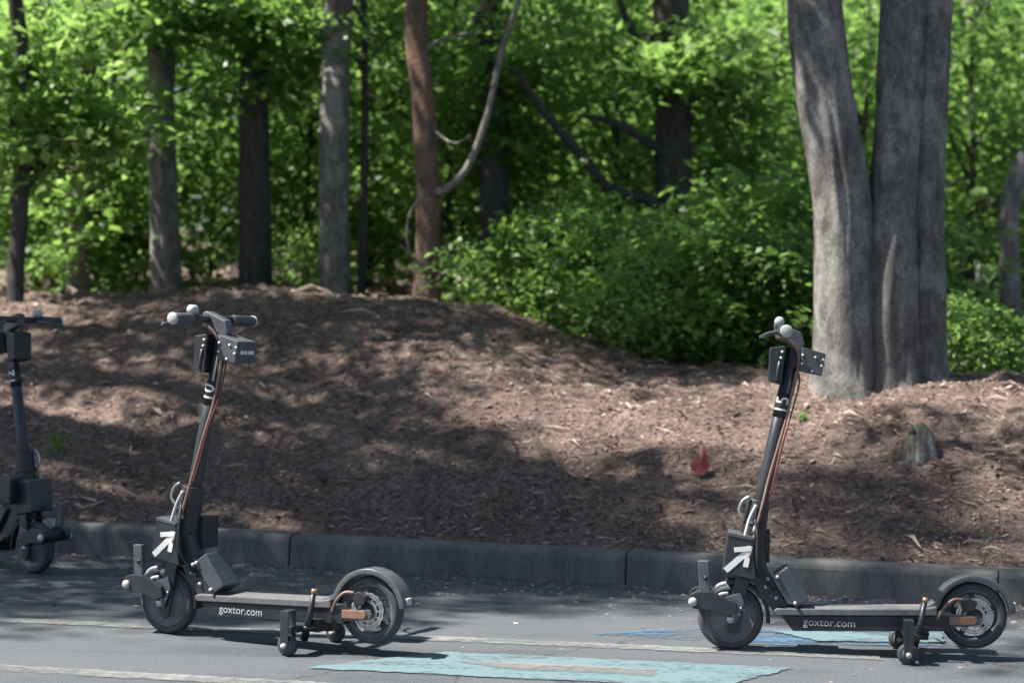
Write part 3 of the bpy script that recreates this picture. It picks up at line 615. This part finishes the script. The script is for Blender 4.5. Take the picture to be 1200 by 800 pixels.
# ------------------------------------------------------------------ scooters
def q(x, y):
    """pixel on the side-on scooter -> (x to the rear, z up) in metres from the foot of its front wheel"""
    return ((x - 855 - .021 * (760 - y)) / 352.0, (760 + .036 * (x - 855) - y) / 349.0)
def Q(pts): return [q(*p) for p in pts]
def text_mesh(body, size, fn, subdiv=True):
    cu = bpy.data.curves.new('lettering', 'FONT'); cu.body = body; cu.size = size; cu.align_x = 'CENTER'; cu.align_y = 'CENTER'; cu.extrude = .0006; cu.resolution_u = 3
    ob = bpy.data.objects.new('lettering', cu); col.objects.link(ob); dg = bpy.context.evaluated_depsgraph_get(); dg.update()
    me = bpy.data.meshes.new_from_object(ob.evaluated_get(dg)); bpy.data.objects.remove(ob)
    if subdiv:
        bm = bmesh.new(); bm.from_mesh(me)
        for k in range(-14, 15): bmesh.ops.bisect_plane(bm, geom=bm.verts[:] + bm.edges[:] + bm.faces[:], plane_co=(0, k * .0025, 0), plane_no=(0, 1, 0))
        bmesh.ops.triangulate(bm, faces=bm.faces); bm.to_mesh(me); bm.free()
    for v in me.vertices: v.co = fn(v.co)
    me.materials.clear(); return me

def scooter(label, X, D, yaw, number, ns=-1, arrow=True, letters=True):
    root = empty('electric_scooter', (X, D, 0.0), yaw); tag(root, label, 'scooter', 'self driving scooters on the road')
    B = lambda mb, n, m, p=root, bv=0: mb.build(n, m, p, bv)
    # --- front wheel
    fx, fz_ = 0, .1095
    wh = empty('front_wheel'); wh.parent = root
    tyre = [(.084, -.02), (.094, -.0235), (.103, -.02), (.1085, -.011), (.1095, 0), (.1085, .011), (.103, .02), (.094, .0235), (.084, .02), (.08, 0), (.084, -.02)]
    B(MB().lathe(tyre, (fx, 0, fz_), 48), 'tyre', 'tyre', wh)
    disc = [(.0, -.03), (.022, -.03), (.024, -.026), (.05, -.022), (.056, -.016), (.074, -.014), (.078, -.0195), (.085, -.0195), (.085, .0195), (.078, .0195), (.074, .014), (.056, .016), (.05, .022), (.024, .026), (.022, .03), (0, .03)]
    B(MB().lathe(disc, (fx, 0, fz_), 48), 'rim', 'rim', wh)
    for s in (-1, 1): B(MB().lathe([(0, s * .062), (.012, s * .062), (.0125, s * .058), (.0125, s * .028), (0, s * .028)], (fx, 0, fz_), 20), 'axle_nut', 'silver', wh)
    # --- rear wheel, held just off the ground by the stabiliser wheels
    rx, rz = q(1135, 719); rr_ = .1095
    wh = empty('rear_wheel'); wh.parent = root
    B(MB().lathe([(r, y * 1.05) for r, y in tyre], (rx, 0, rz), 48), 'tyre', 'tyre', wh)
    B(MB().lathe([(.085, -.02), (.079, -.02), (.076, -.012), (.07, -.01), (.07, .01), (.076, .012), (.079, .02), (.085, .02)], (rx, 0, rz), 48), 'rim', 'rim', wh)
    for k in range(5):
        a = k * 2 * math.pi / 5 + .4; R = Matrix.Rotation(-a, 3, 'Y')
        B(MB().box(Vector((rx, 0, rz)) + R @ Vector((.047, 0, 0)), (.062, .014, .018), R), 'spoke', 'dark', wh, .002)
    B(MB().lathe([(0, -.03), (.024, -.03), (.027, -.024), (.027, .024), (.024, .03), (0, .03)], (rx, 0, rz), 28), 'hub', 'dark', wh)
    bd = MB(); seg = 60                                   # slotted brake disc
    for k in range(seg):
        a0, a1 = 2 * math.pi * k / seg, 2 * math.pi * (k + 1) / seg
        for (r0, r1) in ((.026, .036), (.044, .050), (.053, .059)) if k % 5 else ((.026, .059),):
            w_ = .0015 * math.sin(k * 1.7) if r1 > .058 else 0
            pts = [(rx + r0 * math.cos(a0), rz + r0 * math.sin(a0)), (rx + (r1 + w_) * math.cos(a0), rz + (r1 + w_) * math.sin(a0)), (rx + (r1 + w_) * math.cos(a1), rz + (r1 + w_) * math.sin(a1)), (rx + r0 * math.cos(a1), rz + r0 * math.sin(a1))]
            bd.plate(pts, -.0335, -.0315)
    B(bd, 'brake_disc', 'silver', wh)
    # --- deck
    dk = MB().plate(Q([(914, 717.5), (928, 735.5), (1108, 735), (1108, 717.5)]), -.052, .052); B(dk, 'deck', 'deckside', root, .004)
    B(MB().plate(Q([(906, 712), (909, 709.5), (1078, 709.5), (1092, 707), (1092, 717), (1078, 717.2), (909, 717.2)]), -.058, .058), 'deck_plate', 'deck_top', root, .003)
    if letters:
        me = text_mesh('goxtor.com', .036, lambda c: Vector((q(970, 726)[0] + c.x * 1.0, -.0525 - c.z, q(970, 726)[1] + c.y)), False)
        link('lettering', me, root, 'pale')
    # --- rear mudguard: one sweep up from the deck and over the wheel
    cx, cz = rx, rz; outer, inner = [], []
    for x, y, t in ((1076, 708, 7), (1084, 706, 8), (1092, 701, 9)):
        a = q(x, y); b_ = q(x + 2, y + t); outer.append(a); inner.append(b_)
    for k in range(13):
        a = math.radians(158 - k * 12.6); outer.append((cx + .135 * math.cos(a), cz + .134 * math.sin(a))); inner.append((cx + .116 * math.cos(a), cz + .116 * math.sin(a)))
    fd = B(MB().band(outer, inner, -.034, .034), 'mudguard', 'grey', root, .004)
    e = outer[-1]; B(MB().box((e[0] - .004, -.0, e[1] + .02), (.012, .03, .022)), 'tail_lamp', 'pale', fd, .003)
    # --- stays and reflectors both sides
    for s in (-1, 1):
        B(MB().plate(Q([(1088, 713), (1104, 712), (1112, 716), (1141, 717), (1144, 722), (1141, 728), (1110, 731), (1090, 733)]), s * .043 - .006, s * .043 + .006), 'stay', 'grey', root, .003)
        B(MB().plate(Q([(1106, 718), (1134, 718), (1137, 721), (1137, 725), (1134, 727.5), (1106, 727.5)]), s * .0525 - .0035, s * .0525 + .0035), 'reflector', 'reflect', root, .002)
    cp = MB().plate(Q([(1118, 700), (1128, 697), (1138, 702), (1134, 712), (1122, 714)]), -.054, -.034); B(cp, 'brake_caliper', 'black', root, .003)
    path = [(*q(1092, 722)[:1], -.05, q(1092, 722)[1]), (q(1100, 708)[0], -.058, q(1100, 708)[1]), (q(1110, 699)[0], -.058, q(1110, 699)[1]), (q(1121, 699)[0], -.05, q(1121, 699)[1])]
    B(MB().tube(smooth_path(path, 5), .0055, 8), 'brake_cable', 'copper')
    # --- stabiliser: cross beam, two forks with small wheels, lever
    sx = q(1056, 740)[0]; wr = .034
    B(MB().box((sx + .012, 0, .083), (.035, .30, .018)), 'cross_beam', 'dark', root, .002)
    for s in (-1, 1):
        y = s * .148
        B(MB().box((sx, y + .022, .083), (.03, .004, .115)).box((sx, y - .022, .083), (.03, .004, .115)).box((sx, y, .142), (.03, .048, .006)), 'stabiliser_fork', 'dark', root, .0015)
        w2 = empty('stabiliser_wheel'); w2.parent = root
        B(MB().lathe([(.02, -.012), (.03, -.012), (.034, -.007), (.034, .007), (.03, .012), (.02, .012), (.02, -.012)], (sx, y, wr), 28), 'tyre', 'tyre', w2)
        B(MB().lathe([(0, -.013), (.0205, -.013), (.0205, .013), (0, .013)], (sx, y, wr), 24), 'rim', 'grey', w2)
        B(MB().lathe([(0, -.03), (.009, -.03), (.009, .03), (0, .03)], (sx, y, wr), 14), 'axle', 'pale', w2)
        B(MB().tube([(sx + .01, y * .8, .078), (sx + .07, y * .45, .09)], .009, 8), 'brace', 'dark')
    a, b_ = q(1077, 699), q(1064, 752)
    lv = B(MB().tube([(b_[0], -.09, b_[1]), (.5 * (a[0] + b_[0]) + .004, -.09, .5 * (a[1] + b_[1])), (a[0], -.09, a[1])], [.014, .011, .008], 10), 'lever', 'black')
    B(MB().tube([(a[0], -.09, a[1] - .002), (a[0] + .0015, -.09, a[1] + .012)], .009, 10), 'lever_tip', 'brass', lv)
    B(MB().box((sx + .05, -.05, .09), (.045, .06, .04)).box((sx + .035, .045, .075), (.05, .05, .035)), 'actuator', 'black', root, .003)
    # --- neck, fork and front mudguard
    B(MB().plate(Q([(868, 640), (893, 640), (900, 668), (912, 690), (928, 716), (908, 716), (893, 700), (882, 680), (866, 680)]), -.032, .032), 'neck', 'dark', root, .004)
    for s in (-1, 1):
        B(MB().plate(Q([(862, 672), (878, 676), (872, 705), (866, 738), (858, 742), (851, 730), (853, 716)]), s * .041 - .005, s * .041 + .005), 'fork_blade', 'dark', root, .003)
    outer, inner = [], []
    for k in range(12):
        a = math.radians(98 - k * 9.5); outer.append((.132 * math.cos(a), fz_ + .130 * math.sin(a))); inner.append((.119 * math.cos(a), fz_ + .118 * math.sin(a)))
    B(MB().band(outer, inner, -.03, .03), 'front_mudguard', 'black', root, .003)
    for k, (p0, p1) in enumerate((((833, 691), (851, 681)), ((836, 701), (853, 692)))):
        a, b_ = q(*p0), q(*p1); m_ = q((p0[0] + p1[0]) / 2, (p0[1] + p1[1]) / 2 - 3)
        B(MB().tube(smooth_path([(a[0], -.048, a[1]), (m_[0], -.05, m_[1]), (b_[0], -.046, b_[1])], 4), .0075, 8), 'spring', 'pale')
    for s in (-1, 1):
        ar = B(MB().plate(Q([(806, 699), (810, 692), (818, 689), (834, 689), (862, 702), (864, 714), (852, 718), (836, 712), (812, 709)]), s * .06 - .011, s * .06 + .011), 'motor_arm', 'dark', root, .003)
        c = q(812, 701); B(MB().lathe([(0, s * .083), (.011, s * .083), (.0145, s * .078), (.0145, s * .07), (0, s * .07)], (c[0], 0, c[1]), 20), 'end_cap', 'pale', ar)
        B(MB().plate(Q([(850, 696), (868, 691), (872, 704), (862, 727), (849, 727)]), s * .053 - .004, s * .053 + .004), 'bracket', 'grey', root, .002)
        for bx_, by_ in ((861, 709), (868, 709), (859, 717), (866, 716)):
            c = q(bx_, by_); B(MB().lathe([(0, s * .0605), (.0042, s * .0605), (.0042, s * .055), (0, s * .055)], (c[0], 0, c[1]), 8), 'bolt', 'silver')
    c = q(812, 700); B(MB().lathe([(0, -.055), (.03, -.055), (.03, .055), (0, .055)], (c[0] + .03, 0, c[1]), 20), 'drive_roller', 'black')
    sp = B(MB().plate(Q([(818, 654), (831, 654), (832, 690), (820, 690)]), -.062, -.042), 'sensor', 'grey', root, .003)
    c = q(827, 674); B(MB().lathe([(0, -.0665), (.007, -.0665), (.008, -.061), (0, -.061)], (c[0], 0, c[1]), 16), 'lens', 'black', sp)
    # --- box with the tape arrow
    ab = B(MB().plate(Q([(853, 622), (881, 628), (886, 677), (846, 668)]), -.066, .05), 'controller_box', 'dark', root, .004)
    B(MB().plate(Q([(853.5, 620.5), (881.5, 626.5), (881.5, 630), (853, 624.5)]), -.068, .052), 'lid', 'grey', ab, .001)
    if arrow:
        yy = -.0668
        def strip(p0, p1, w_, y_):
            a, b_ = Vector(q(*p0)), Vector(q(*p1)); n_ = Vector((-(b_ - a).y, (b_ - a).x)).normalized() * w_ / 2
            return [(v.x, v.y) for v in (a - n_, b_ - n_, b_ + n_, a + n_)]
        B(MB().plate(strip((850, 665), (877, 642), .02, yy), yy - .0008, yy), 'tape', 'white', ab)
        B(MB().plate(strip((878.5, 637), (873, 661), .017, yy), yy - .0018, yy - .001), 'tape', 'white', ab)
        B(MB().plate(strip((860, 641), (880, 639.5), .016, yy), yy - .0028, yy - .002), 'tape', 'white', ab)
    B(MB().box((q(889, 640)[0], .055, q(889, 640)[1]), (.075, .085, .11)), 'receiver_box', 'deckside', root, .004)
    # --- battery case leaning on the neck
    a, b_ = Vector(q(913, 668)), Vector(q(936, 702)); mid = (a + b_) / 2; dirv = (b_ - a).normalized(); ang = math.atan2(dirv.y, dirv.x)
    R = Matrix.Rotation(-ang, 3, 'Y')
    bt = B(MB().box((mid.x + .006, -.005, mid.y), (.128, .105, .055), R), 'battery_case', 'battery', root, .004)
    for t in (.06, .95):
        p_ = a.lerp(b_, t); B(MB().lathe([(0, -.066), (.006, -.066), (.006, -.056), (0, -.056)], (p_.x - .012, 0, p_.y - .008), 10), 'bolt', 'pale', bt)
    for (x, y) in ((899, 676), (897, 685), (909, 698)):
        c = q(x, y); B(MB().lathe([(0, -.04), (.0065, -.04), (.0065, -.03), (0, -.03)], (c[0], 0, c[1]), 10), 'bolt', 'pale')
    # --- stem
    s0, s1 = q(880, 640), q(932, 402)
    S0, S1 = Vector((s0[0], 0, s0[1])), Vector((s1[0], 0, s1[1])); ax = (S1 - S0).normalized()
    B(MB().tube([S0, S0.lerp(S1, .3), S0.lerp(S1, .97)], [.024, .0235, .0215], 24), 'stem', 'dark')
    c0, c1 = q(879, 646), q(889, 585); B(MB().tube([(c0[0], 0, c0[1]), (c0[0] * .5 + c1[0] * .5, 0, c0[1] * .5 + c1[1] * .5), (c1[0], 0, c1[1])], [.041, .04, .038], 24), 'folding_clamp', 'black', root, .003)
    for t in (.25, .55):
        p_ = Vector((c0[0], 0, c0[1])).lerp(Vector((c1[0], 0, c1[1])), t); B(MB().tube([p_ - ax * .004, p_ + ax * .004], .0425, 24), 'clamp_ring', 'dark')
    hk = [q(871, 606), q(866, 597), q(870, 586), q(878, 581)]
    B(MB().tube(smooth_path([(x, -.03, z) for x, z in hk], 5), .0055, 8), 'latch', 'silver')
    # number on a black band
    nb = q(916, 475); t = (nb[1] - S0.z) / (S1.z - S0.z); Pn = S0.lerp(S1, t); rn = .0234
    bn = B(MB().tube([Pn - ax * .042, Pn + ax * .042], rn, 40), 'number_band', 'black')
    side = ax.cross(Vector((0, 1, 0))) * (1 if ns < 0 else -1)
    def wrap(c):
        ang_ = c.y / rn; r_ = rn + .0012 + c.z
        return Pn + ax * c.x + side * (math.sin(ang_) * r_) + Vector((0, ns, 0)) * math.cos(ang_) * r_
    me = text_mesh(number, .062, wrap); link('number', me, bn, 'white')
    # --- head, handlebar, grips
    hd = B(MB().plate(Q([(906, 381), (912, 379), (939, 391), (942, 404), (937, 420), (925, 419), (928, 406), (909, 398)]), -.019, .019), 'stem_head', 'grey', root, .005)
    hb_ = q(914, 389); hx, hz = hb_
    B(MB().tube([(hx, -.13, hz), (hx, .13, hz)], .0135, 16), 'handlebar', 'dark')
    for s in (-1, 1):
        g = B(MB().tube([(hx + .004, s * .115, hz), (hx + .005, s * .13, hz), (hx + .012, s * .23, hz - .002)], [.016, .019, .0185], 18), 'grip', 'battery')
        B(MB().lathe([(0, s * .238), (.016, s * .238), (.0205, s * .234), (.0205, s * .228), (0, s * .228)], (hx + .0125, 0, hz - .002), 18), 'end_cap', 'pale', g)
        B(MB().tube(smooth_path([(hx - .01, s * .085, hz - .004), (hx - .045, s * .11, hz - .012), (hx - .06, s * .19, hz - .02)], 4), [.007] * 5 + [.006] * 4, 8), 'brake_lever', 'grey')
    B(MB().lathe([(0, -.115), (.012, -.115), (.0165, -.108), (.0165, -.085), (.012, -.078), (0, -.078)], (hx - .006, 0, hz + .03), 18), 'bell', 'pale')
    B(MB().box((hx - .003, -.096, hz + .012), (.014, .02, .02)), 'bell_mount', 'dark', root, .001)
    # --- electronics on the stem
    fb_ = B(MB().plate(Q([(902, 408), (921, 406), (915, 452), (900, 447)]), -.045, .045), 'sensor_box', 'black', root, .003)
    for (x, y) in ((916, 413), (914.5, 420)):
        c = q(x, y); B(MB().lathe([(0, -.049), (.0042, -.049), (.0042, -.044), (0, -.044)], (c[0], 0, c[1]), 8), 'indicator', 'white', fb_)
    c = [q(913, 424), q(911, 432), q(909, 446)]; B(MB().tube([(x, -.047, z) for x, z in c], .004, 6), 'wire', 'grey', fb_)
    rb = B(MB().plate(Q([(939, 408), (966, 416), (961, 442), (936, 436)]), -.055, .055), 'tracker_box', 'battery', root, .003)
    B(MB().plate(Q([(928, 412), (939, 412), (937, 432), (925, 430)]), -.02, .02), 'mount', 'black', root, .002)
    for (x, y) in ((963, 423), (961, 430), (954, 420), (950, 436), (939.5, 417), (938.5, 427)):
        c = q(x, y); B(MB().lathe([(0, -.0585), (.004, -.0585), (.004, -.0545), (0, -.0545)], (c[0], 0, c[1]), 8), 'indicator', 'white', rb)
    for dy in (-.03, -.012, .012, .03):
        c = q(964, 429); B(MB().box((c[0] + .002, dy, c[1]), (.008, .008, .012)), 'indicator', 'white', rb)
    # --- cables down the stem
    pts = [(912, 396, -.03), (922, 398, -.05), (935, 414, -.04), (934, 437, -.022), (926.5, 466, -.014), (920.5, 492, -.016), (910, 528, -.027), (900, 562, -.032), (893, 590, -.044), (884, 622, -.05), (878, 650, -.068)]
    B(MB().tube(smooth_path([(q(x, y)[0], dy, q(x, y)[1]) for x, y, dy in pts], 5), .0052, 8), 'cable', 'copper')
    pts = [(926, 424, .03), (935, 445, .0), (926.5, 482, -.006), (917, 514, -.024), (908, 550, -.032), (900, 580, -.044)]
    B(MB().tube(smooth_path([(q(x, y)[0] + .004, dy - .006, q(x, y)[1]) for x, y, dy in pts], 5), .003, 6), 'wire', 'redwire')
    pts = [(886, 590, -.045), (878, 606, -.05), (872, 628, -.058)]
    B(MB().tube(smooth_path([(q(x, y)[0], dy, q(x, y)[1]) for x, y, dy in pts], 5), .0055, 8), 'cable', 'pale')
    pts = [(884, 606, -.045), (887, 625, -.068), (887, 655, -.07), (893, 675, -.05), (906, 690, -.04)]
    B(MB().tube(smooth_path([(q(x, y)[0], dy, q(x, y)[1]) for x, y, dy in pts], 5), .0055, 8), 'cable', 'black')
    B(MB().tube([(q(884, 612)[0], -.047, q(884, 612)[1]), (q(884, 622)[0], -.05, q(884, 622)[1])], [.003, .011], 10), 'cable_plug', 'pale')
    return root
x0, d0 = on_road(855, 760); scooter('side-on dark scooter with number 15 and a tape arrow, over the blue panel', x0, d0, math.radians(-7), '15')
x0, d0 = on_road(198, 741); scooter('dark scooter angled away with a tape arrow, between the white lines', x0, d0, math.radians(-25), '10')
x0, d0 = on_road(41, 671); scooter('black scooter facing the other way close to the kerb', x0, d0, math.radians(180 - 36), '12', ns=1, arrow=False, letters=False)
